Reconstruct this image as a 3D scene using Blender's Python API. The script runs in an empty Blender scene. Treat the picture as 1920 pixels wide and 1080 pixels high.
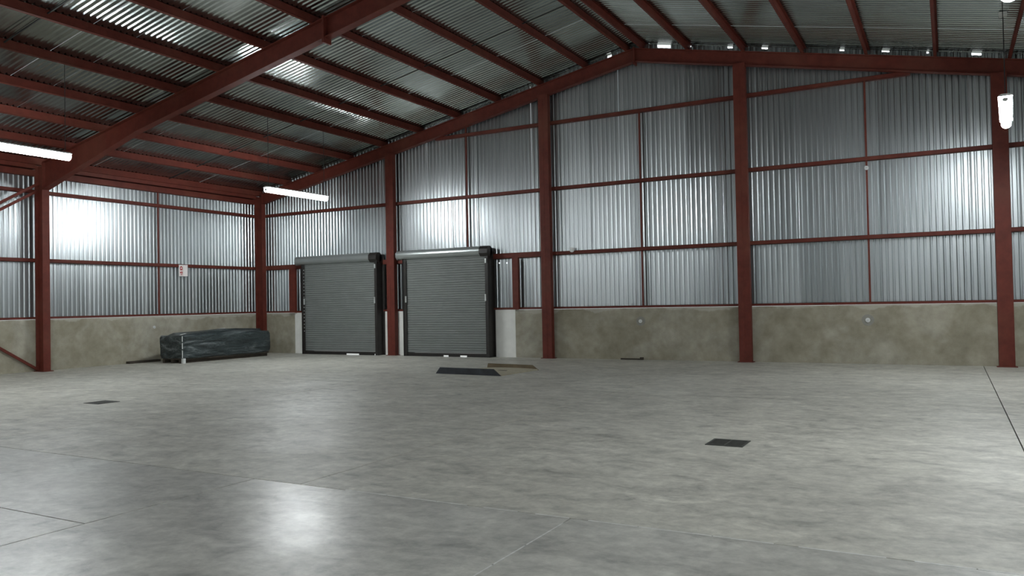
import bpy, bmesh, math, random
from mathutils import Vector, Matrix, noise

random.seed(7)
scene = bpy.context.scene
COL = scene.collection

# ------------------------------------------------------------------ camera
F_PX = 1486.96
cam_d = bpy.data.cameras.new('camera')
cam_d.sensor_width = 36.0
cam_d.lens = F_PX / 1920 * 36.0
cam_d.clip_end = 300
cam = bpy.data.objects.new('camera', cam_d)
COL.objects.link(cam)
R_ = Vector((0.87549815, 0.48284427, -0.019089))
U_ = Vector((0.02570153, -0.00708184, 0.99964458))
F_ = Vector((-0.48253747, 0.8756776, 0.01860998))
CAM = Vector((22.3372, -21.1808, 1.65))
m3 = Matrix((R_, U_, -F_)).transposed()
cam.matrix_world = Matrix.Translation(CAM) @ m3.to_4x4()
scene.camera = cam

# ------------------------------------------------------------------ world, exposure
world = bpy.data.worlds.new('overcast_sky')
scene.world = world
world.use_nodes = True
world.node_tree.nodes['Background'].inputs[0].default_value = (0.92, 0.97, 1.0, 1)
world.node_tree.nodes['Background'].inputs[1].default_value = 1.6
LAMP = 130.0           # radiance of the fluorescent diffusers
vs = scene.view_settings
vs.view_transform = 'Standard'
vs.look = 'None'
vs.gamma = 1.0
vs.use_curve_mapping = False
vs.exposure = 0.0

# ------------------------------------------------------------------ dimensions (metres)
RX, RZ, SL = 14.84, 8.66, 0.2          # ridge x, rafter-top height at ridge, roof slope
XR = 2 * RX                            # right wall
YE = -41.0                             # far end of the hall behind the camera
BAY = 8.2                              # portal frame spacing
GX = [6.296, 11.989, 17.692, 23.433]   # gable columns
Z0, G1, G2, G3 = 1.473, 3.084, 4.994, 6.946
PUR = 0.20                             # purlin depth
def T(x):                              # top of rafters
    return RZ - SL * abs(x - RX)

# ------------------------------------------------------------------ materials
def new_mat(name):
    m = bpy.data.materials.new(name)
    m.use_nodes = True
    nt = m.node_tree
    b = nt.nodes['Principled BSDF']
    return m, nt, b

def N(nt, t, **kw):
    n = nt.nodes.new(t)
    for k, v in kw.items():
        setattr(n, k, v)
    return n

def coords(nt, scale=(1, 1, 1), obj=False):
    if obj:
        c = N(nt, 'ShaderNodeTexCoord').outputs['Object']
    else:
        c = N(nt, 'ShaderNodeNewGeometry').outputs['Position']
    mp = N(nt, 'ShaderNodeMapping')
    mp.inputs['Scale'].default_value = scale
    nt.links.new(c, mp.inputs['Vector'])
    return mp.outputs['Vector']

def noise_tex(nt, vec, scale, detail=4, rough=0.55, dist=0.0):
    n = N(nt, 'ShaderNodeTexNoise')
    n.inputs['Scale'].default_value = scale
    n.inputs['Detail'].default_value = detail
    n.inputs['Roughness'].default_value = rough
    n.inputs['Distortion'].default_value = dist
    nt.links.new(vec, n.inputs['Vector'])
    return n.outputs['Fac']

def ramp(nt, fac, stops):
    r = N(nt, 'ShaderNodeValToRGB')
    e = r.color_ramp.elements
    while len(e) < len(stops):
        e.new(0.5)
    for el, (p, c) in zip(e, stops):
        el.position = p
        el.color = (*c, 1)
    nt.links.new(fac, r.inputs['Fac'])
    return r.outputs['Color']

def maprange(nt, fac, a, b, c, d):
    n = N(nt, 'ShaderNodeMapRange')
    for i, v in enumerate((a, b, c, d)):
        n.inputs[i + 1].default_value = v
    nt.links.new(fac, n.inputs[0])
    return n.outputs[0]

def mix(nt, a, b, fac, blend='MIX'):
    n = N(nt, 'ShaderNodeMix', data_type='RGBA', blend_type=blend)
    if isinstance(fac, float):
        n.inputs['Factor'].default_value = fac
    else:
        nt.links.new(fac, n.inputs['Factor'])
    for s, v in (('A', a), ('B', b)):
        sock = [i for i in n.inputs if i.name == s and i.type == 'RGBA'][0]
        if isinstance(v, tuple):
            sock.default_value = (*v, 1)
        else:
            nt.links.new(v, sock)
    return [o for o in n.outputs if o.type == 'RGBA'][0]

def bump(nt, b, fac, strength, dist):
    n = N(nt, 'ShaderNodeBump')
    n.inputs['Strength'].default_value = strength
    n.inputs['Distance'].default_value = dist
    nt.links.new(fac, n.inputs['Height'])
    nt.links.new(n.outputs[0], b.inputs['Normal'])

def simple(name, col, rough=0.5, metal=0.0, var=0.0, scale=6.0):
    m, nt, b = new_mat(name)
    b.inputs['Roughness'].default_value = rough
    b.inputs['Metallic'].default_value = metal
    if var:
        f = noise_tex(nt, coords(nt), scale, 5)
        lo = tuple(c * (1 - var) for c in col)
        hi = tuple(min(1, c * (1 + var)) for c in col)
        nt.links.new(ramp(nt, f, [(0.3, lo), (0.7, hi)]), b.inputs['Base Color'])
    else:
        b.inputs['Base Color'].default_value = (*col, 1)
    return m

def galvanised(name, stretch, r0, r1, lo, hi):
    m, nt, b = new_mat(name)
    b.inputs['Metallic'].default_value = 1.0
    rnd = N(nt, 'ShaderNodeObjectInfo').outputs['Random']
    sp = noise_tex(nt, coords(nt, stretch), 5.0, 3, 0.5)
    c1 = ramp(nt, sp, [(0.25, lo), (0.75, hi)])
    dk = maprange(nt, rnd, 0, 1, 0.82, 1.0)
    comb = N(nt, 'ShaderNodeCombineColor')
    for i in range(3):
        nt.links.new(dk, comb.inputs[i])
    nt.links.new(mix(nt, c1, comb.outputs[0], 1.0, 'MULTIPLY'), b.inputs['Base Color'])
    nt.links.new(maprange(nt, rnd, 0, 1, r0, r1), b.inputs['Roughness'])
    return m

M = {}
M['galv_wall'] = galvanised('galvanised_wall_sheet', (1, 1, 0.06), 0.29, 0.38, (0.46, 0.495, 0.505), (0.575, 0.61, 0.62))
M['galv_roof'] = galvanised('galvanised_roof_sheet', (0.06, 1, 1), 0.18, 0.27, (0.40, 0.435, 0.425), (0.50, 0.545, 0.53))

def red_steel():
    m, nt, b = new_mat('red_oxide_steel')
    f = noise_tex(nt, coords(nt), 5.0, 6, 0.65)
    g = noise_tex(nt, coords(nt), 0.8, 3)
    c = ramp(nt, f, [(0.3, (0.092, 0.018, 0.011)), (0.7, (0.15, 0.031, 0.020))])
    c = mix(nt, c, (0.19, 0.075, 0.048), maprange(nt, g, 0.5, 0.8, 0, 0.45))
    nt.links.new(c, b.inputs['Base Color'])
    b.inputs['Roughness'].default_value = 0.6
    b.inputs['Specular IOR Level'].default_value = 0.3
    return m
M['red'] = red_steel()

def plaster():
    m, nt, b = new_mat('rough_cement_plaster')
    p = coords(nt)
    a = noise_tex(nt, p, 0.75, 6, 0.6, 0.6)
    c = noise_tex(nt, p, 3.2, 6, 0.65)
    d = noise_tex(nt, p, 40.0, 3)
    col = ramp(nt, a, [(0.28, (0.27, 0.25, 0.185)), (0.5, (0.36, 0.34, 0.27)), (0.72, (0.44, 0.43, 0.37))])
    col2 = ramp(nt, c, [(0.3, (0.72, 0.70, 0.66)), (0.7, (1.08, 1.06, 1.04))])
    sx = N(nt, 'ShaderNodeSeparateXYZ')
    nt.links.new(p, sx.inputs[0])
    e = noise_tex(nt, coords(nt, (1, 1, 0.3)), 1.1, 5, 0.6)
    add = N(nt, 'ShaderNodeMath', operation='MULTIPLY_ADD')
    nt.links.new(e, add.inputs[0])
    add.inputs[1].default_value = 0.55
    nt.links.new(sx.outputs['Z'], add.inputs[2])
    smear = maprange(nt, add.outputs[0], 1.64, 1.68, 0.0, 0.55)
    base = mix(nt, mix(nt, col, col2, 1.0, 'MULTIPLY'), (0.50, 0.48, 0.42), smear)
    nt.links.new(base, b.inputs['Base Color'])
    b.inputs['Roughness'].default_value = 0.85
    bump(nt, b, d, 0.35, 0.004)
    return m
M['plaster'] = plaster()
M['white_plaster'] = simple('white_rendered_plaster', (0.82, 0.82, 0.78), 0.8, 0, 0.06, 4)

def concrete(name, r0, r1, tint):
    m, nt, b = new_mat(name)
    p = coords(nt)
    a = noise_tex(nt, p, 0.42, 5, 0.6, 0.8)
    c = noise_tex(nt, coords(nt, (1.0, 1.6, 1)), 2.3, 8, 0.68, 0.5)
    d = noise_tex(nt, p, 9.0, 6, 0.7)
    col = ramp(nt, a, [(0.28, tuple(0.80 * t for t in tint)), (0.55, tint), (0.78, tuple(1.16 * t for t in tint))])
    col2 = ramp(nt, c, [(0.30, (0.52, 0.52, 0.52)), (0.42, (0.82, 0.82, 0.815)), (0.54, (1.0, 1.0, 0.99)), (0.70, (1.2, 1.2, 1.18))])
    col = mix(nt, col, col2, 1.0, 'MULTIPLY')
    col3 = ramp(nt, d, [(0.32, (0.77, 0.77, 0.77)), (0.68, (1.14, 1.14, 1.14))])
    col = mix(nt, col, col3, 1.0, 'MULTIPLY')
    nt.links.new(col, b.inputs['Base Color'])
    nt.links.new(maprange(nt, a, 0.3, 0.72, r1, r0), b.inputs['Roughness'])
    b.inputs['IOR'].default_value = 1.5
    bump(nt, b, noise_tex(nt, coords(nt, (1, 1.5, 1)), 6.0, 3, 0.5), 0.10, 0.005)
    return m
M['slab_matt'] = concrete('troweled_concrete_matt', 0.38, 0.56, (0.52, 0.507, 0.452))
M['slab_gloss'] = concrete('troweled_concrete_polished', 0.285, 0.44, (0.475, 0.468, 0.43))
M['joint_dark'] = simple('dark_joint_bed', (0.06, 0.058, 0.05), 0.9)  # dark floor base seen between the slabs
M['joint_white'] = simple('white_joint_filler', (0.62, 0.62, 0.60), 0.6, 0, 0.2, 9)
M['shutter'] = simple('grey_painted_shutter', (0.175, 0.188, 0.181), 0.6, 0.0, 0.06, 3)
M['hood'] = simple('grey_shutter_hood', (0.36, 0.39, 0.385), 0.32, 0.5, 0.05, 3)
M['black'] = simple('black_guide_steel', (0.022, 0.019, 0.017), 0.5, 0.0, 0.3, 5)
M['zinc'] = simple('zinc_bolt', (0.62, 0.64, 0.63), 0.35, 0.6)
M['white'] = simple('white_enamel', (0.72, 0.73, 0.72), 0.4)
M['sign_white'] = simple('sign_white', (0.80, 0.76, 0.74), 0.5)
M['sign_red'] = simple('sign_red', (0.40, 0.035, 0.03), 0.5)
M['wire'] = simple('dark_wire', (0.03, 0.03, 0.03), 0.6)
M['iron'] = simple('dark_cast_iron', (0.055, 0.056, 0.05), 0.6, 0.2, 0.3, 20)
M['hole_dark'] = simple('hole_shade', (0.02, 0.02, 0.018), 0.9)  # near-black colour standing for the shade inside holes
M['tan'] = simple('dusty_tan_plate', (0.40, 0.365, 0.27), 0.7, 0, 0.12, 6)
M['brown'] = simple('rusty_brown_kerb', (0.17, 0.13, 0.08), 0.75, 0, 0.2, 6)
M['darkblue'] = simple('scuffed_dark_kerb', (0.022, 0.026, 0.034), 0.45, 0, 0.5, 5)
M['wood_dark'] = simple('dark_timber', (0.045, 0.036, 0.026), 0.8, 0, 0.3, 8)
M['foam'] = simple('white_foam', (0.60, 0.62, 0.60), 0.8)
M['ground'] = simple('yard_concrete', (0.55, 0.54, 0.50), 0.9, 0, 0.1, 1)

def film():
    m, nt, b = new_mat('dark_stretch_film')
    p = coords(nt, (1.0, 0.35, 2.2))
    a = noise_tex(nt, p, 2.2, 6, 0.65, 1.2)
    c = noise_tex(nt, coords(nt, (1, 0.3, 1.6)), 5.0, 5, 0.6, 2.0)
    nt.links.new(ramp(nt, a, [(0.34, (0.012, 0.018, 0.019)), (0.52, (0.042, 0.058, 0.060)), (0.66, (0.17, 0.19, 0.195))]), b.inputs['Base Color'])
    b.inputs['Roughness'].default_value = 0.34
    bump(nt, b, c, 1.0, 0.08)
    return m
M['film'] = film()

def lamp_mat():
    m, nt, b = new_mat('fluorescent_diffuser')
    b.inputs['Base Color'].default_value = (0.9, 0.9, 0.9, 1)
    b.inputs['Emission Color'].default_value = (0.93, 0.98, 1.0, 1)
    b.inputs['Emission Strength'].default_value = LAMP
    return m
M['lamp'] = lamp_mat()

# ------------------------------------------------------------------ mesh helpers
class MB:
    def __init__(self):
        self.v, self.f = [], []
    def box(self, x0, x1, y0, y1, z0, z1):
        n = len(self.v)
        self.v += [(x, y, z) for z in (z0, z1) for y in (y0, y1) for x in (x0, x1)]
        for q in ((0, 2, 3, 1), (4, 5, 7, 6), (0, 1, 5, 4), (2, 6, 7, 3), (0, 4, 6, 2), (1, 3, 7, 5)):
            self.f.append(tuple(n + i for i in q))
        return self
    def prism(self, poly, axis, a, b):
        """extrude a 2-D polygon along an axis: 'y' takes (x,z), 'x' takes (y,z), 'z' takes (x,y)"""
        n, k = len(self.v), len(poly)
        for w in (a, b):
            for p, q in poly:
                self.v.append({'y': (p, w, q), 'x': (w, p, q), 'z': (p, q, w)}[axis])
        self.f.append(tuple(n + i for i in range(k)))
        self.f.append(tuple(n + k + i for i in reversed(range(k))))
        for i in range(k):
            j = (i + 1) % k
            self.f.append((n + i, n + k + i, n + k + j, n + j))
        return self
    def bar(self, A, B, w, h=None, up=(0, 0, 1)):
        """square bar between two points"""
        A, B = Vector(A), Vector(B)
        h = h or w
        d = (B - A).normalized()
        u = Vector(up)
        if abs(d.dot(u)) > 0.99:
            u = Vector((0, 1, 0))
        s = d.cross(u).normalized() * (w / 2)
        t = s.cross(d).normalized() * (h / 2)
        n = len(self.v)
        for P in (A, B):
            self.v += [tuple(P - s - t), tuple(P + s - t), tuple(P + s + t), tuple(P - s + t)]
        for q in ((0, 1, 2, 3), (7, 6, 5, 4), (0, 4, 5, 1), (1, 5, 6, 2), (2, 6, 7, 3), (3, 7, 4, 0)):
            self.f.append(tuple(n + i for i in q))
        return self
    def tube(self, A, B, r, k=8):
        A, B = Vector(A), Vector(B)
        d = (B - A).normalized()
        u = Vector((0, 0, 1)) if abs(d.z) < 0.9 else Vector((1, 0, 0))
        s = d.cross(u).normalized()
        t = s.cross(d)
        n = len(self.v)
        for P in (A, B):
            for i in range(k):
                a = 2 * math.pi * i / k
                self.v.append(tuple(P + s * (r * math.cos(a)) + t * (r * math.sin(a))))
        self.f.append(tuple(n + i for i in range(k)))
        self.f.append(tuple(n + k + i for i in reversed(range(k))))
        for i in range(k):
            j = (i + 1) % k
            self.f.append((n + i, n + k + i, n + k + j, n + j))
        return self
    def quad(self, a, b, c, d):
        n = len(self.v)
        self.v += [a, b, c, d]
        self.f.append((n, n + 1, n + 2, n + 3))
        return self
    def mesh(self, name, mat, fix=True):
        me = bpy.data.meshes.new(name)
        me.from_pydata(self.v, [], self.f)
        if fix:
            bm = bmesh.new()
            bm.from_mesh(me)
            bmesh.ops.recalc_face_normals(bm, faces=bm.faces)
            bm.to_mesh(me)
            bm.free()
        me.materials.append(mat)
        return me
    def build(self, name, mat, parent=None, fix=True):
        return link(name, self.mesh(name, mat, fix), parent)

def link(name, me, parent=None, loc=(0, 0, 0), rot=(0, 0, 0)):
    o = bpy.data.objects.new(name, me)
    COL.objects.link(o)
    o.location = loc
    o.rotation_euler = rot
    if parent is not None:
        o.parent = parent
        o.matrix_parent_inverse = Matrix.Identity(4)
    return o

def tag(o, label, cat, group=None):
    o['label'] = label
    o['category'] = cat
    if group:
        o['group'] = group
    return o

def empty(name, loc=(0, 0, 0), rz=0.0):
    o = bpy.data.objects.new(name, None)
    COL.objects.link(o)
    o.location = loc
    o.rotation_euler = (0, 0, rz)
    o.empty_display_size = 0.2
    return o

def struct(o):
    o['kind'] = 'structure'
    return o

# ------------------------------------------------------------------ setting: ground and floor
struct(MB().box(-40, 70, 0.14, 60, -0.30, -0.03).build('ground', M['ground']))

floor = struct(MB().box(-0.1, XR + 0.1, YE - 0.1, 0.14, -0.25, -0.02).build('floor', M['joint_dark']))
J = 0.007
def slab(x0, x1, y0, y1, mat):
    c = ((x0 + x1) / 2, (y0 + y1) / 2)
    MB().box(x0 + J, x1 - J, y0 + J, y1 - J, -0.018, 0.0).build('concrete_slab', mat, floor)
xs_n = [-0.1, 5.6, 11.3, 17.0, 22.98, XR + 0.1]
for y0, y1 in ((-7.75, 0.14), (-15.66, -7.75)):
    for a, b in zip(xs_n, xs_n[1:]):
        slab(a, b, y0, y1, M['slab_matt'])
for a, b in ((-0.1, 5.6), (5.6, 11.3), (11.3, 16.42)):
    slab(a, b, -17.38, -15.66, M['slab_gloss'])
    slab(a, b, -23.5, -17.38, M['slab_gloss'])
for a, b in ((16.42, 19.77), (19.77, 25.6), (25.6, XR + 0.1)):
    slab(a, b, -23.5, -15.66, M['slab_gloss'])
for y0, y1 in ((-31.3, -23.5), (YE - 0.1, -31.3)):
    for a, b in zip(xs_n, xs_n[1:]):
        slab(a, b, y0, y1, M['slab_matt'])
# white filler still standing in part of the long joint
fl = MB()
x = 17.55
while x < 24.5:
    l = random.uniform(0.25, 0.9)
    fl.box(x, x + l, -15.667, -15.653, -0.02, 0.0015)
    x += l + random.choice((0.01, 0.03, 0.16))
fl.build('joint_filler', M['joint_white'], floor)
fl = MB()
y = -15.8
while y > -18.5:
    l = random.uniform(0.2, 0.6)
    fl.box(19.765, 19.775, y - l, y, -0.02, 0.001)
    y -= l + random.choice((0.02, 0.1))
fl.build('joint_filler', M['joint_white'], floor)

# ------------------------------------------------------------------ setting: walls
PITCH = 0.136
SHEET = 7 * PITCH
DOORS = [(2.50, 5.84), (6.88, 10.08)]
RIB = [(0.0, 0.0), (0.066, 0.0), (0.091, 0.021), (0.111, 0.021), (0.136, 0.0)]    # pan, flank, crest, flank
GAPS = [(13.93, 14.06, 0.125), (15.42, 15.80, 0.105), (16.33, 16.37, 0.15), (17.34, 17.48, 0.15), (18.22, 18.38, 0.15),
        (19.19, 19.23, 0.14), (20.10, 20.21, 0.15), (21.05, 21.22, 0.155), (22.01, 22.06, 0.15), (22.93, 23.13, 0.14), (24.1, 24.3, 0.15)]
HOLES = [(10.233, 2.88), (10.50, 2.87), (6.62, 2.90), (2.36, 3.02)]

def strip_edges(u0, u1):
    """u positions and outward offsets of the box-rib profile between u0 and u1"""
    out = []
    k = math.floor(u0 / PITCH) - 1
    pts = []
    while k * PITCH < u1 + PITCH:
        for a, o in RIB[:-1]:
            pts.append((k * PITCH + a, o))
        k += 1
    def off(u):
        for (a, oa), (b, ob) in zip(pts, pts[1:]):
            if a <= u <= b:
                return oa + (ob - oa) * (u - a) / max(b - a, 1e-9)
        return 0.0
    us = sorted({u0, u1} | {a for a, _ in pts if u0 + 1e-4 < a < u1 - 1e-4})
    return [(u, off(u)) for u in us]

def sheet_mesh(us, zb, zt, place, holes=()):
    """one box-rib sheet: us = profile, zb/zt = bottom/top height along u"""
    mb = MB()
    for (a, oa), (b, ob) in zip(us, us[1:]):
        m = (a + b) / 2
        def q(ua, ub, za0, za1, zb0, zb1):
            fa = oa + (ob - oa) * (ua - a) / (b - a)
            fb = oa + (ob - oa) * (ub - a) / (b - a)
            mb.quad(place(ua, fa, za0), place(ub, fb, zb0), place(ub, fb, zb1), place(ua, fa, za1))
        z0 = zb(m)
        hs = [h for h in holes if a + 0.012 < h[0] < b - 0.012 and z0 < h[1] < zt(m)]
        if hs:
            hx, hz = hs[0]
            r = 0.02
            q(a, hx - r, z0, zt(a), z0, zt(hx - r))
            q(hx + r, b, z0, zt(hx + r), z0, zt(b))
            q(hx - r, hx + r, z0, hz - r, z0, hz - r)
            q(hx - r, hx + r, hz + r, zt(hx - r), hz + r, zt(hx + r))
        else:
            q(a, b, z0, zt(a), z0, zt(b))
    return mb

# gable wall with the roller doors
dado = MB()
edges = [-0.1, DOORS[0][0], DOORS[0][1], DOORS[1][0], DOORS[1][1], XR + 0.1]
for a, b in ((edges[0], 1.87), (10.83, edges[5])):
    dado.box(a, b, -0.12, 0.12, -0.02, Z0 - 0.035)
wall_back = struct(dado.build('wall_back', M['plaster']))
for a, b in ((1.87, 2.50), (5.84, 6.88), (10.08, 10.83)):
    MB().box(a, b, -0.125, 0.12, -0.02, Z0 - 0.03).build('door_jamb', M['white_plaster'], wall_back)

def gable_top(u):
    for a, b, h in GAPS:
        if a <= u <= b:
            return T(u) + h
    return T(u) + PUR + 0.012

def gable_sheet(u0, u1, tier):
    us = strip_edges(u0, u1)
    for a, b, h in GAPS:
        for e in (a, b):
            for w in (e - 0.001, e + 0.001):
                if u0 < w < u1:
                    us += [s for s in strip_edges(w, w + 0.002)[:1]]
    us = sorted(set(us))
    jog = random.uniform(-0.004, 0.004)
    if tier == 0:
        zb = lambda u: Z0 - 0.03
        zt = lambda u: G1 + 0.04
        dy = 0.004 + jog * 0.5
    else:
        zb = lambda u: G1 - 0.06
        zt = gable_top
        dy = 0.0
    tilt = random.uniform(-0.0025, 0.0025)
    place = lambda u, o, z: (u, o + dy + 0.004 + tilt * (z - G1), z)
    sm_ = sheet_mesh(us, zb, zt, place, HOLES)
    if tier == 1 and random.random() < 0.6 and u1 < XR - 0.1:  # tilted seam lip added to catch light as a bright line
        zs0, zs1 = zb(u1) + 0.02, T(u1) + PUR - 0.02
        yy = dy + 0.004
        sm_.quad((u1 - 0.004, yy + tilt * (zs0 - G1), zs0), (u1 + 0.018, yy - 0.014 + tilt * (zs0 - G1), zs0), (u1 + 0.018, yy - 0.014 + tilt * (zs1 - G1), zs1), (u1 - 0.004, yy + tilt * (zs1 - G1), zs1))
    sm_.build('cladding_sheet', M['galv_wall'], wall_back, fix=False)

k = 0
while k * SHEET < XR:
    u0, u1 = k * SHEET, min((k + 1) * SHEET, XR)
    gable_sheet(u0, u1, 1)
    segs = [(u0, u1)]
    for d0, d1 in DOORS:
        ns = []
        for a, b in segs:
            if b <= d0 or a >= d1:
                ns.append((a, b))
            else:
                if a < d0: ns.append((a, d0))
                if b > d1: ns.append((d1, b))
        segs = ns
    for a, b in segs:
        if b - a > 0.02:
            gable_sheet(a, b, 0)
    k += 1

# side walls (left in view, right and end behind the camera close the hall)
def side_wall(name, x, sgn):
    """sgn = direction from the cladding into the hall"""
    xs = sorted((x - 0.12 * sgn, x + 0.12 * sgn))
    w = struct(MB().box(xs[0], xs[1], YE, -0.12, -0.02, Z0 - 0.035).build(name, M['plaster']))
    meshes = {}
    kk = 0
    while kk * SHEET < -YE:
        for tier, zz in ((0, (Z0 - 0.03, G1 + 0.04)), (1, (G1 - 0.06, T(0) + PUR + 0.02))):
            if tier not in meshes:
                us = strip_edges(0, SHEET)
                place = lambda u, o, z: (-sgn * (o + 0.004), -u, z)
                meshes[tier] = sheet_mesh(us, lambda u: zz[0], lambda u: zz[1], place).mesh('cladding_sheet', M['galv_wall'], False)
            link('cladding_sheet', meshes[tier], w, (x + random.uniform(-0.002, 0.002) - sgn * 0.004 * (1 - tier), -kk * SHEET, 0),
                 (0, random.uniform(-0.0012, 0.0012), random.uniform(-0.003, 0.003)))
        kk += 1
    return w
wall_left = side_wall('wall_left', 0.0, 1)
wall_right = side_wall('wall_right', XR, -1)
wf = MB()
wf.prism([(-0.1, -0.02), (XR + 0.1, -0.02), (XR + 0.1, T(0) + PUR), (RX, RZ + PUR), (-0.1, T(0) + PUR)], 'y', YE - 0.1, YE)
struct(wf.build('wall_front', M['galv_wall']))

# ------------------------------------------------------------------ setting: roof
ceil = MB()
for s in (-1, 1):
    ceil.quad((RX, YE - 0.1, RZ + PUR + 0.045), (RX + s * 0.3, YE - 0.1, RZ + PUR - 0.015), (RX + s * 0.3, 0.10, RZ + PUR - 0.015), (RX, 0.10, RZ + PUR + 0.045))
ceiling = struct(ceil.build('ceiling', M['galv_roof'], fix=False))
SLOPE_L = (RX + 0.15) / math.cos(math.atan(SL))
def roof_mesh():
    us = strip_edges(0, SHEET)
    mb = MB()
    for (a, oa), (b, ob) in zip(us, us[1:]):
        mb.quad((0.04, -a, oa), (0.04, -b, ob), (SLOPE_L, -b, ob), (SLOPE_L, -a, oa))
    return mb.mesh('roof_sheet', M['galv_roof'], False)
rm = roof_mesh()
k = 0
while k * SHEET < -YE + 0.2:
    for s in (0, 1):
        o = link('roof_sheet', rm, ceiling, (RX, 0.06 - k * SHEET, RZ + PUR + random.uniform(0.0, 0.003)))
        ang = math.atan(SL)
        if s == 0:      # right slope
            o.rotation_euler = (random.uniform(-.002, .002), ang, 0)
        else:           # left slope: mirrored
            o.scale = (-1, 1, 1)
            o.rotation_euler = (random.uniform(-.002, .002), -ang, 0)
    k += 1

# ------------------------------------------------------------------ steel frames
def rafter_half(mb, s, y, w, d_of, x_in):
    """I-section rafter from the ridge to the column; s=-1 left slope, +1 right slope; d_of(dist from eave)"""
    X = lambda e: e if s < 0 else XR - e
    st = [x_in, 1.4, 2.6, 4.5, RX]
    top = [(X(e), T(e)) for e in st]
    bot = [(X(e), T(e) - d_of(e)) for e in st]
    tf = 0.02
    for i in range(len(st) - 1):
        a, b = top[i], top[i + 1]
        c, d = bot[i], bot[i + 1]
        mb.prism([a, b, (b[0], b[1] - tf), (a[0], a[1] - tf)], 'y', y - w / 2, y + w / 2)
        mb.prism([c, d, (d[0], d[1] + tf), (c[0], c[1] + tf)], 'y', y - w / 2, y + w / 2)
        mb.prism([(a[0], a[1] - tf), (b[0], b[1] - tf), (d[0], d[1] + tf), (c[0], c[1] + tf)], 'y', y - 0.008, y + 0.008)

def frame(y, w, d_of, label, splice=True, braces=True):
    root = empty('steel_portal_frame', (0, 0, 0))
    tag(root, label, 'steel frame', 'portal frames')
    for s in (-1, 1):
        X = lambda e: e if s < 0 else XR - e
        mb = MB()
        zt = T(0.5) - 0.02
        for e in (0.14, 0.48):                                     # flanges
            a, b = sorted((X(e), X(e + 0.02)))
            mb.box(a, b, y - w / 2, y + w / 2, 0.02, zt if e > 0.3 else T(0.14))
        a, b = sorted((X(0.16), X(0.48)))
        mb.box(a, b, y - 0.008, y + 0.008, 0.02, T(0.16) - 0.03)
        c = mb.build('column', M['red'], root)
        a, b = sorted((X(0.12), X(0.56)))
        MB().box(a, b, y - w / 2 - 0.05, y + w / 2 + 0.05, 0.0, 0.02).build('base_plate', M['red'], c)
        mb = MB()
        rafter_half(mb, s, y, w, d_of, 0.5)
        r = mb.build('rafter', M['red'], root)
        if splice:
            e = 10.72
            a, b = sorted((X(e), X(e + 0.05)))
            MB().prism([(X(e), T(e) - d_of(e) - 0.10), (X(e + 0.05), T(e) - d_of(e) - 0.10), (X(e + 0.05), T(e) + 0.04), (X(e), T(e) + 0.04)],
                       'y', y - w / 2 - 0.02, y + w / 2 + 0.02).build('splice_plate', M['red'], r)
    MB().box(RX - 0.02, RX + 0.02, y - w / 2 - 0.02, y + w / 2 + 0.02, RZ - d_of(14) - 0.09, RZ + 0.02).build('ridge_plate', M['red'], root)
    return root

haunch = lambda e: 0.44 if e >= 4.5 else 0.44 + (4.5 - e) / 4.0 * 0.33
flat = lambda e: 0.37
frame(-0.23, 0.18, flat, 'red steel portal frame standing against the gable wall with the roller doors', splice=False)
frame(-BAY, 0.20, haunch, 'red steel portal frame spanning the open hall, one bay out from the roller doors')
for i in (2, 3, 4):
    frame(-BAY * i, 0.20, haunch, 'red steel portal frame deep in the hall, %s bay out from the roller doors' % {2: 'second', 3: 'third', 4: 'fourth'}[i])

GL = ['red steel gable column standing between the two roller doors',
      'red steel gable column between the roller door bays and the ridge bay of bare concrete',
      'red steel gable column on the far side of the ridge bay from the roller doors',
      'red steel gable column farthest from the roller doors, beside the long floor joint']
for x, lb in zip(GX, GL):
    zt = T(x) - 0.37
    root = empty('gable_column', (x, -0.24, 0))
    tag(root, lb, 'column', 'gable columns')
    b = MB().box(-0.155, -0.003, -0.085, 0.085, 0.015, zt + 0.05).box(0.003, 0.155, -0.085, 0.085, 0.015, zt + 0.05).box(-0.01, 0.01, -0.082, 0.08, 0.015, zt + 0.05)
    b.build('shaft', M['red'], root)
    MB().box(-0.20, 0.20, -0.13, 0.115, 0.0, 0.015).build('base_plate', M['red'], root)

# ------------------------------------------------------------------ girts
def c_section(mb, axis, a, b, depth0, depth1, z0, z1, lip_in, t=0.006):
    """channel lying along an axis, web against the cladding; depth0 = web side, depth1 = open side"""
    lo, hi = sorted((depth0, depth1))
    def bx(d0, d1, q0, q1):
        d0, d1 = sorted((d0, d1))
        if axis == 'x':
            mb.box(a, b, d0, d1, q0, q1)
        else:
            mb.box(d0, d1, a, b, q0, q1)
    sg = 1 if depth1 > depth0 else -1
    bx(depth0, depth1, z1 - t, z1)
    bx(depth0, depth1, z0, z0 + t)
    bx(depth1 - sg * t, depth1, z0, z1)
    return mb

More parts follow.
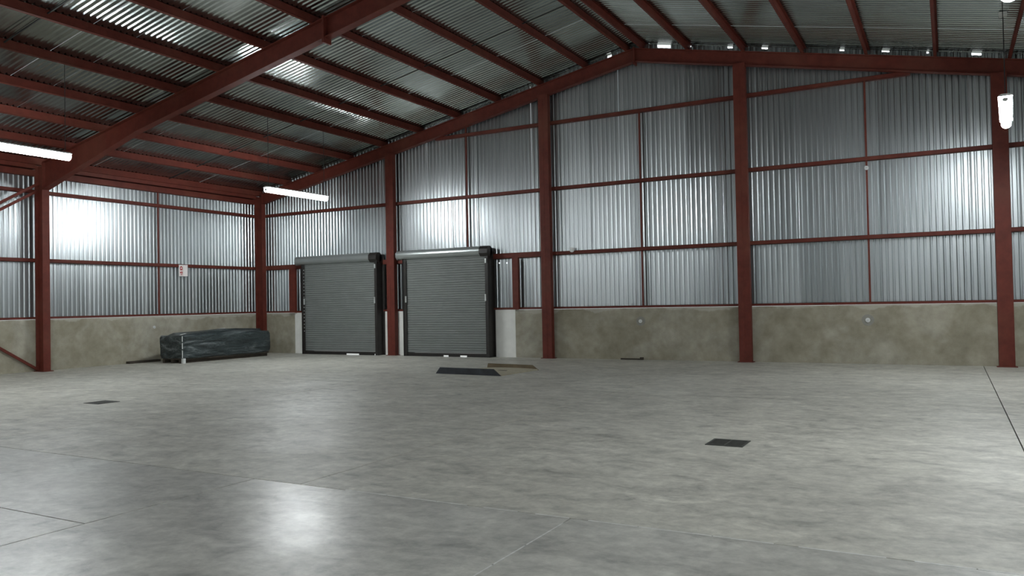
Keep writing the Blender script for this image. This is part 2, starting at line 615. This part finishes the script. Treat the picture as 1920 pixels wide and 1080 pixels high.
LV = [('lowest', 'lying on the concrete dado', Z0 - 0.03, Z0 + 0.035), ('second', 'at shutter hood height', G1 - 0.05, G1 + 0.05),
      ('third', 'above shutter hood height', G2 - 0.05, G2 + 0.05), ('topmost', 'high under the roof', G3 - 0.05, G3 + 0.05)]
BAYS = ['in the corner roller door bay', 'in the second roller door bay', 'in the gable bay under the ridge',
        'in the gable bay next past the ridge bay', 'in the gable bay farthest from the roller doors']
gb = [0.10] + GX + [XR - 0.10]
for li, (nm, where, z0, z1) in enumerate(LV):
    for bi in range(5):
        a, b = gb[bi], gb[bi + 1]
        if li == 3:
            e = (G3 + 0.05 - (RZ - 0.3) + SL * RX) / SL     # where the girt runs into the rafter
            a, b = max(a, e), min(b, XR - e)
            if b - a < 0.5:
                continue
        spans = [(a, b)]
        if li == 0:
            for d0, d1 in DOORS:
                ns = []
                for p, q in spans:
                    if q <= d0 or p >= d1: ns.append((p, q))
                    else:
                        if p < d0: ns.append((p, d0))
                        if q > d1: ns.append((d1, q))
                spans = ns
        zz0, zz1 = z0, z1
        if li == 1 and bi < 2:
            zz0, zz1 = z0 - 0.03, z1 + 0.03
        for si, (p, q) in enumerate(spans):
            if q - p < 0.2:
                continue
            mb = c_section(MB(), 'x', p, q, -0.002, -0.13, zz0, zz1, 0)
            lb = '%s red steel girt %s' % (nm, BAYS[bi])
            if li == 0 and bi < 2:
                lb += {(0, 0): ', by the corner', (0, 1): ', by the column', (1, 0): ', by the column', (1, 1): ', by the short post'}[(bi, si)]
            tag(mb.build('wall_girt', M['red']), lb[:], 'girt', 'gable wall girts')
sb = ['beside the roller door corner', 'past the braced column', 'in the hall behind', 'far down the hall', 'at the hall end']
for li, (nm, where, z0, z1) in enumerate(LV[:3]):
    for bi in range(3):
        mb = c_section(MB(), 'y', -BAY * (bi + 1), -BAY * bi - (0.14 if bi == 0 else 0), 0.002, 0.13, z0, z1, 0)
        tag(mb.build('wall_girt', M['red']), '%s red steel girt on the side wall %s' % (nm, {0: 'bay with the red and white sign', 1: 'bay with the diagonal braces', 2: 'bay after the braced one'}[bi]), 'girt', 'side wall girts')
# eave struts along the side wall top
for bi in range(2):
    mb = MB()
    a, b = -BAY * (bi + 1) + 0.1, -BAY * bi - (0.32 if bi == 0 else 0.1)
    c_section(mb, 'y', a, b, 0.01, 0.14, 5.42, 5.60, 0)
    c_section(mb, 'y', a, b, 0.01, 0.22, 5.62, 5.78, 0)
    tag(mb.build('eave_strut', M['red']), 'deep red steel eave strut above the side wall %s' % ('bay with the sign' if bi == 0 else 'bay with the diagonal braces'), 'strut', 'eave struts')

# vertical sag rods in the middle of wall bays
for i, (x, z0, z1, lb) in enumerate([(9.16, G1 + 0.03, T(9.16) - 0.3, 'above the second roller door'), (14.87, Z0, G3, 'in the gable bay under the ridge'), (20.65, Z0, G3, 'in the gable bay next past the ridge bay'), (26.5, Z0, T(26.5) - .3, 'in the gable bay farthest from the roller doors')]):
    mb = MB().box(x - 0.022, x + 0.022, -0.10, -0.06, z0, min(z1, T(x) - 0.3))
    tag(mb.build('sag_rod', M['red']), 'thin upright red sag bar %s' % lb, 'sag bar', 'wall sag bars')
    if i in (0, 1):
        mb = MB().box(x + 0.10, x + 0.125, -0.09, -0.065, z0, min(z1, T(x) - 0.3))
        tag(mb.build('sag_rod', M['wire']), 'thin dark upright conduit %s' % lb, 'conduit', 'wall sag bars')
for y, lb in ((-4.33, 'beside the red and white sign'), (-12.4, 'in the bay with diagonal braces')):
    mb = MB().box(0.06, 0.10, y - 0.022, y + 0.022, Z0, 5.45)
    tag(mb.build('sag_rod', M['red']), 'thin upright red sag bar on the side wall %s' % lb, 'sag bar', 'wall sag bars')

# diagonal wall bracing in the second bay of the side wall
for (A, B, lb) in (((0.20, -8.3, 0.06), (0.20, -16.2, 5.2), 'rising from the foot of the frame column'),
                   ((0.26, -8.3, 5.0), (0.26, -16.2, 0.1), 'falling from the head of the frame column'),
                   ((0.32, -8.3, 5.2), (0.32, -16.2, 0.3), 'just above its twin at the column head')):
    tag(MB().bar(A, B, 0.05, 0.07).build('diagonal_brace', M['red']), 'red steel diagonal brace on the side wall %s' % lb, 'brace', 'side wall braces')

# ------------------------------------------------------------------ purlins
ORD = ['first', 'second', 'third', 'fourth', 'fifth', 'sixth', 'seventh', 'eighth', 'ninth', 'tenth', 'eleventh']
pur_off = [0.22] + [1.50 + 1.462 * i for i in range(9)] + [14.62]
def purlin_mesh(s):
    """channel profile in local x/z extruded along the hall"""
    mb = MB()
    t = 0.005
    mb.box(-0.035, 0.035, YE, 0.02, 0.0, t)
    mb.box(-0.035, 0.035, YE, 0.02, PUR - 0.008 - t, PUR - 0.008)
    a = sorted((s * 0.035, s * 0.035 - s * t))
    mb.box(a[0], a[1], YE, 0.02, 0.0, PUR - 0.008)
    b = sorted((-s * 0.035, -s * 0.035 + s * t))
    mb.box(b[0], b[1], YE, 0.02, 0.0, 0.025)
    return mb.mesh('roof_purlin', M['red'])
for s, side in ((-1, 'the slope over the sign wall'), (1, 'the slope away from the sign wall')):
    me = purlin_mesh(-s)
    for i, off in enumerate(pur_off):
        x = RX + s * off
        o = link('roof_purlin', me, None, (x, 0, T(x)), (0, s * math.atan(SL), 0))
        tag(o, '%s red steel purlin down from the ridge on %s' % (ORD[i], side), 'purlin', 'roof purlins')
# roof sag rods between the purlins
for bi, y in enumerate((-4.1, -12.3)):
    for s, side in ((-1, 'the slope over the sign wall'), (1, 'the slope away from the sign wall')):
        A = (RX + s * 0.25, y, T(RX + 0.25) + 0.11)
        B = (RX + s * 14.5, y, T(RX + 14.5) + 0.11)
        tag(MB().bar(A, B, 0.024, 0.024).build('roof_sag_rod', M['wire']), 'thin dark sag rod on %s, %s' % (side, 'nearest the doors' if bi == 0 else 'second from the doors'), 'sag rod', 'roof sag rods')

# ------------------------------------------------------------------ roller doors
def door(n, x0, x1, hood0, hood1, br1, gaps, dotted):
    root = empty('door_%d' % n, (0, 0, 0))
    struct(root)
    root['label'] = 'grey slatted steel roller door %s' % ('in the corner bay' if n == 1 else 'in the bay toward the ridge')
    yc = -0.36
    H = 3.12
    p = 0.0735
    prof = [(yc + 0.008, 0.0), (yc - 0.006, 0.006), (yc - 0.010, 0.022), (yc - 0.0105, 0.038), (yc - 0.009, 0.054), (yc - 0.002, 0.069), (yc + 0.008, 0.0735)]
    xl = x0
    sm = MB().prism(prof, 'x', xl, x1).mesh('slat', M['shutter'])
    z = 0.115
    while z < H:
        link('slat', sm, root, (0, 0, z))
        z += p
    bb = MB().box(x0, x1, yc - 0.022, yc + 0.012, 0.045, 0.112).box(x0, x1, yc - 0.045, yc - 0.022, 0.05, 0.06)
    bb.build('bottom_bar', M['black'], root)
    seal = MB()
    a = x0
    for g0, g1 in gaps + [(x1, x1)]:
        if g0 > a:
            seal.box(a, g0, yc - 0.02, yc + 0.01, 0.0, 0.05)
        a = g1
    seal.build('floor_seal', M['black'], root)
    # guides
    for s, xe in ((-1, x0), (1, x1)):
        g = MB()
        o0, o1 = sorted((xe + s * 0.004, xe + s * 0.075))
        g.box(o0, o1, -0.13, -0.122, 0, H + 0.12)
        o = sorted((xe + s * 0.068, xe + s * 0.076))
        g.box(o[0], o[1], -0.44, 0.10, 0, H + 0.12)
        dd = DOORS[n - 1][0] if s < 0 else DOORS[n - 1][1]
        q = sorted((xe + s * 0.03, dd + s * 0.06))
        g.box(q[0], q[1], -0.127, -0.121, 0, H + 0.12)
        g.box(q[0], q[1], 0.02 + 0.03, 0.10, 0, H + 0.12)
        f = sorted((xe - s * 0.045, xe + s * 0.072))
        g.box(f[0], f[1], yc - 0.05, yc - 0.04, 0, H)
        b = sorted((xe + s * 0.072, xe - s * 0.04))
        g.box(b[0], b[1], yc + 0.03, yc + 0.04, 0, H)
        gu = g.build('guide_rail', M['black'], root)
        if s == -1 and dotted:      # bright end locks showing in the guide slot
            stud = MB().tube((xe + 0.018, yc - 0.062, 0), (xe + 0.018, yc - 0.05, 0), 0.017, 8).mesh('end_lock', M['zinc'])
            zz = 0.80
            while zz < H - 0.15:
                if not 1.70 < zz < 1.95:
                    link('end_lock', stud, gu, (0, 0, zz))
                zz += 0.118
        MB().box(xe - 0.025 - s * 0.03, xe + 0.025 - s * 0.03, yc - 0.075, yc - 0.05, 1.72, 1.93).build('slide_bolt', M['zinc'], root)
        if s == 1:
            MB().box(xe - 0.03, xe + 0.02, yc - 0.075, yc - 0.05, 2.88, 3.02).build('slide_bolt', M['zinc'], root)
    # hood over the coil
    hm = MB()
    k = 20
    ring = [(-0.30 + 0.155 * math.cos(2 * math.pi * i / k) - 0.05, 3.255 + 0.150 * math.sin(2 * math.pi * i / k)) for i in range(k)]
    hm.prism(ring, 'x', hood0, hood1)
    hd = hm.build('hood', M['hood'], root)
    # gear bracket
    bk = MB()
    ring2 = [(-0.34 + 0.17 * math.cos(2 * math.pi * (i + .5) / 8), 3.245 + 0.17 * math.sin(2 * math.pi * (i + .5) / 8)) for i in range(8)]
    bk.prism(ring2, 'x', hood1, br1)
    bk.box(hood1 + 0.06, br1, -0.30, -0.02, 3.02, 3.34)
    bk.build('gear_bracket', M['black'], root)
    MB().prism([(-0.34 + 0.165 * math.cos(2 * math.pi * (i + .5) / 8), 3.25 + 0.165 * math.sin(2 * math.pi * (i + .5) / 8)) for i in range(8)], 'x', hood0 - 0.02, hood0).build('end_plate', M['hood'], root)
    return root
door(1, 2.57, 5.74, 2.24, 5.52, 5.84, [(4.42, 4.98), (5.62, 5.70)], True)
door(2, 6.95, 10.0, 6.66, 9.80, 10.10, [(8.36, 8.56), (8.98, 9.24)], False)

# short red posts beside the doors
for x0, x1, lb in ((1.70, 1.98, 'short red steel door post on the dado beside the corner roller door'),
                   (10.80, 11.0, 'short red steel door post on the dado by the roller door nearer the ridge')):
    mb = MB().box(x0, x1, -0.22, -0.212, Z0 - 0.03, G1 - 0.08).box(x0, x0 + 0.008, -0.212, -0.10, Z0 - 0.03, G1 - 0.08).box(x1 - 0.008, x1, -0.212, -0.13, Z0 - 0.03, G1 - 0.08)
    tag(mb.build('door_post', M['red']), lb, 'post', 'door posts')

# ------------------------------------------------------------------ tube lights
def tube_light(x, yc, z, label, L=2.4, tilt=0.0):
    root = empty('tube_light', (x, yc, z), tilt)
    tag(root, label, 'light', 'hanging fluorescent lights')
    k = 14
    prof = []
    for i in range(k + 1):
        a = math.pi + math.pi * i / k
        prof.append((0.085 * math.cos(a), 0.03 + 0.075 * math.sin(a)))
    prof += [(0.078, 0.065), (0.05, 0.085), (-0.05, 0.085), (-0.078, 0.065)]
    MB().prism(prof, 'y', -L / 2, L / 2).build('diffuser', M['lamp'], root)
    MB().prism([(-0.108, 0.086), (-0.10, 0.10), (-0.06, 0.125), (0.06, 0.125), (0.10, 0.10), (0.108, 0.086)], 'y', -L / 2 - 0.01, L / 2 + 0.01).build('reflector_housing', M['white'], root)
    for s in (-1, 1):
        e = MB()
        e.prism([(p * 0.5, 0.02 + (q - 0.02) * 0.5) for p, q in prof], 'y', s * L / 2, s * (L / 2 + 0.025))
        e.build('end_cap', M['white'], root)
        ztop = T(x) + 0.19 - z
        w = MB().tube((0, s * (L / 2 - 0.08), 0.115), (0, s * (L / 2 - 0.08), ztop), 0.008, 6)
        w.build('hanging_wire', M['wire'], root)
    MB().box(-0.07, 0.07, L / 2 - 0.20, L / 2 - 0.06, T(x) + 0.09 - z, T(x) + 0.17 - z).build('wire_box', M['white'], root)
tube_light(5.86, -4.06, 4.885, 'lit tube light hung in the doors-and-sign corner of the hall')
tube_light(5.86, -12.08, 4.925, 'lit tube light hung beyond the open-span frame from the corner light, near the braces')
tube_light(23.33, -4.1, 4.93, 'lit tube light hung in front of the gable column farthest from the doors', tilt=-0.06)
tube_light(22.94, -12.08, 4.91, 'lit tube light one bay out from the light at the far gable column', tilt=-0.05)
for x, sd in ((5.86, 'sign wall side'), (22.86, 'side away from the sign wall')):
    for i, y in enumerate((-20.3, -28.6, -36.8)):
        tube_light(x, y, 4.9, 'lit tube light on the %s, %s bay from the doors' % (sd, ('third', 'fourth', 'fifth')[i]))

# ------------------------------------------------------------------ wrapped bundle by the side wall
bx0, bx1, by0, by1, bz0, bz1 = 0.95, 1.98, -4.96, -1.42, 0.14, 0.86
root = empty('wrapped_bundle', ((bx0 + bx1) / 2, (by0 + by1) / 2, 0))
tag(root, 'long low bundle wrapped in dark plastic film on timber skids by the side wall', 'bundle')
bm = bmesh.new()
bmesh.ops.create_cube(bm, size=1.0)
bmesh.ops.subdivide_edges(bm, edges=bm.edges[:], cuts=15, use_grid_fill=True)
hw, hl, hh = (bx1 - bx0) / 2, (by1 - by0) / 2, (bz1 - bz0) / 2
for v in bm.verts:
    c = v.co * 2
    p = Vector((c.x * hw, c.y * hl, c.z * hh))
    # round the long edges a little, sag the top between its supports
    n3 = Vector((c.x, c.y, c.z))
    if abs(c.z) > 0.9 and abs(c.x) > 0.85:
        p.x *= 0.95
    if abs(c.y) > 0.97 and abs(c.z) > 0.8:
        p.y *= 0.985
    if c.z > 0.95:
        p.z += 0.05 * math.sin(c.y * 2.6 + 0.5) * (1 - c.x * c.x * 0.5) + (0.07 if (c.x < 0.2 and c.y > -0.8) else 0.0)
    w = noise.noise_vector(Vector((p.x * 2.2, p.y * 1.4, p.z * 3.2)))
    w2 = noise.noise_vector(Vector((p.x * 6, p.y * 2.5 + 9, p.z * 9)))
    v.co = p + Vector((w.x * 0.035 + w2.x * 0.014, w.y * 0.03, w.z * 0.03 + w2.z * 0.01)) + Vector((0, 0, (bz0 + bz1) / 2))
me = bpy.data.meshes.new('film_wrap')
bm.to_mesh(me)
bm.free()
me.materials.append(M['film'])
for pl in me.polygons:
    pl.use_smooth = True
link('film_wrap', me, root)
MB().box(-hw + 0.06, hw - 0.04, -hl + 0.05, hl - 0.05, 0.10, 0.16).build('shadow_gap_slab', M['wood_dark'], root)  # dark slab added to blacken the shadow gap under the bundle
for dx in (-0.38, 0.0, 0.36):
    MB().box(dx - 0.05, dx + 0.05, -hl + 0.02, hl - 0.05, 0.0, 0.10).build('skid', M['wood_dark'], root)
cx = hw + 0.0
MB().box(hw - 0.03, hw + 0.055, -hl - 0.03, -hl + 0.06, 0.0, 0.15).build('foot', M['foam'], root)
MB().box(hw + 0.012, hw + 0.03, -hl - 0.04, -hl - 0.02, 0.17, 0.40).box(hw + 0.012, hw + 0.03, -hl - 0.04, -hl - 0.02, 0.44, 0.62).box(hw + 0.012, hw + 0.03, -hl - 0.04, -hl - 0.02, 0.66, 0.83).build('corner_strip', M['foam'], root)
# loose folds of film on the top, their shine put in as white
MB().bar((hw - 0.08, -hl + 0.0, 0.872), (hw - 0.55, -hl + 0.55, 0.885), 0.05, 0.015).build('film_fold_shine', M['foam'], root)
MB().bar((-hw + 0.2, hl - 1.5, 0.97), (-hw + 0.25, hl - 1.25, 0.985), 0.05, 0.02).build('film_fold_shine', M['foam'], root)

tag(MB().box(0.14, 0.30, -5.55, -4.45, 0.0, 0.07).build('timber_offcut', M['wood_dark']), 'flat brown timber board lying at the dado foot by the wrapped bundle', 'board')
tag(MB().bar((14.23, -0.22, 0.022), (14.87, -0.24, 0.022), 0.04, 0.04).bar((14.80, -0.26, 0.04), (14.90, -0.22, 0.04), 0.05, 0.07).build('steel_offcut', M['wood_dark']), 'short dark bar lying on the floor at the foot of the gable dado', 'bar')

# ------------------------------------------------------------------ dock board on the floor
root = empty('dock_board', (12.55, -4.72, 0), math.radians(-4))
tag(root, 'low tan steel dock board with dark and brown raised kerbs lying on the floor', 'dock board')
pw, pd = 0.93, 0.80
pl = MB()
seg = 8
def lift(u):
    return 0.012 + 0.018 * (1 - (2 * u - 1) ** 2)
for i in range(seg):        # gently crowned plate, narrower along the far kerb
    u0, u1 = i / seg, (i + 1) / seg
    fr = lambda u: -pw + 2 * pw * u
    bk = lambda u: -pw + 0.36 + (2 * pw - 0.36) * u
    n0 = len(pl.v)
    for u in (u0, u1):
        for z in (lift(u) - 0.012, lift(u) + 0.012):
            pl.v += [(fr(u), -pd, z), (bk(u), pd, z)]
    for q in ((0, 1, 3, 2), (4, 6, 7, 5), (2, 3, 7, 6), (0, 4, 5, 1), (0, 2, 6, 4), (1, 5, 7, 3)):
        pl.f.append(tuple(n0 + j for j in q))
pl.build('plate', M['tan'], root)
MB().prism([(-pw, 0.0), (pw, 0.0), (pw - 0.20, 0.15), (-pw + 0.13, 0.15)], 'y', -pd - 0.03, -pd).build('kerb', M['darkblue'], root)['label'] = 'scuffed near-black kerb'
MB().prism([(-pw + 0.36, 0.0), (pw + 0.02, 0.0), (pw - 0.16, 0.12), (-pw + 0.39, 0.13)], 'y', pd, pd + 0.03).build('kerb', M['brown'], root)['label'] = 'rusty brown kerb'
MB().box(0.28, 0.52, 0.02, 0.08, 0.034, 0.0435).build('hand_slot_shade', M['hole_dark'], root)  # dark patch on the plate in place of a shaded hole

# ------------------------------------------------------------------ floor drains
for (x, y, lb) in ((20.08, -12.04, 'square dark floor drain grate under the slope away from the sign wall'),
                   (8.96, -12.25, 'square dark floor drain grate out from the braced side wall')):
    root = empty('floor_drain', (x, y, 0))
    tag(root, lb, 'drain', 'floor drains')
    h = 0.21
    f = MB()
    f.box(-h, h, -h, -h + 0.025, 0, 0.007).box(-h, h, h - 0.025, h, 0, 0.007).box(-h, -h + 0.025, -h + 0.025, h - 0.025, 0, 0.007).box(h - 0.025, h, -h + 0.025, h - 0.025, 0, 0.007)
    f.build('frame', M['iron'], root)
    MB().box(-h + 0.02, h - 0.02, -h + 0.02, h - 0.02, 0.0005, 0.0015).build('dark_backing', M['hole_dark'], root)  # thin dark sheet painted as the shade below the bars, no real hole
    bar = MB().box(-h + 0.02, h - 0.02, -0.009, 0.009, 0.001, 0.006).mesh('grate_bar', M['iron'])
    for i in range(11):
        link('grate_bar', bar, root, (0, -h + 0.045 + i * 0.033, 0))
    MB().box(-0.01, 0.01, -h + 0.02, h - 0.02, 0.001, 0.0065).build('cross_bar', M['iron'], root)

# ------------------------------------------------------------------ sign on the side wall
root = empty('fire_sign', (0.145, -3.47, 2.925))
tag(root, 'small white folded sign with red pictograms on the side wall girt', 'sign')
MB().box(0.0, 0.008, -0.145, 0.06, -0.19, 0.185).build('panel', M['sign_white'], root)
MB().prism([(0.0, 0.06), (0.008, 0.06), (0.075, 0.145), (0.067, 0.148)], 'z', -0.19, 0.185).build('side_panel', M['sign_white'], root)
ic = MB()
k = 14
yc_, zc_ = -0.055, 0.075
for i in range(k):          # rounded red emblem with an open middle
    a0, a1 = 2 * math.pi * i / k, 2 * math.pi * (i + 1) / k
    def P(a, r): return (0.0095, yc_ + r * math.cos(a), zc_ + 1.25 * r * math.sin(a))
    ic.quad(P(a0, 0.025), P(a0, 0.055), P(a1, 0.055), P(a1, 0.025))
ic.box(0.008, 0.010, yc_ - 0.05, yc_ + 0.05, 0.005, 0.025)
ic.build('emblem', M['sign_red'], root)['label'] = 'dark red round emblem'
ic = MB()
ic.box(0.008, 0.010, -0.105, -0.065, -0.095, -0.045)
ic.box(0.008, 0.010, -0.06, -0.005, -0.075, -0.035).box(0.008, 0.010, -0.03, -0.005, -0.115, -0.075).box(0.008, 0.010, -0.07, -0.045, -0.115, -0.09)
ic.box(0.008, 0.010, -0.085, -0.01, -0.150, -0.130)
ic.build('emblem', M['sign_red'], root)['label'] = 'dark red lower pictogram and line'

# ------------------------------------------------------------------ small white wall boxes
M['patch'] = simple('fresh_mortar', (0.27, 0.265, 0.235), 0.9, 0, 0.1, 8)
def wall_cap(loc, axis, r, label, patch=0.0):
    root = empty('conduit_cap', loc)
    tag(root, label, 'wall cap', 'white wall caps')
    d = Vector(axis)
    if patch:
        MB().tube((0, 0, 0), tuple(d * 0.004), patch, 20).build('mortar_patch', M['patch'], root)
    mb = MB().tube((0, 0, 0), tuple(d * 0.03), r, 14)
    mb.build('cover', M['white'], root)
    MB().tube((0, 0, 0), tuple(d * 0.045), r * 0.35, 10).build('screw_boss', M['zinc'], root)
wall_cap((14.80, -0.12, 1.07), (0, -1, 0), 0.05, 'small round white cap on the dado under the ridge', 0.13)
wall_cap((20.59, -0.12, 1.065), (0, -1, 0), 0.055, 'small round white cap on the dado in the bay next past the ridge bay', 0.14)
wall_cap((0.12, -4.55, 1.09), (1, 0, 0), 0.045, 'small round pale cap on the side wall dado above the wrapped bundle end')
wall_cap((12.76, -0.13, 3.16), (0, -1, 0), 0.075, 'round white box on the second girt next to the ridge bay column')
wall_cap((20.65, -0.10, 4.77), (0, -1, 0), 0.05, 'small white box clipped to the upright sag bar under the third girt')
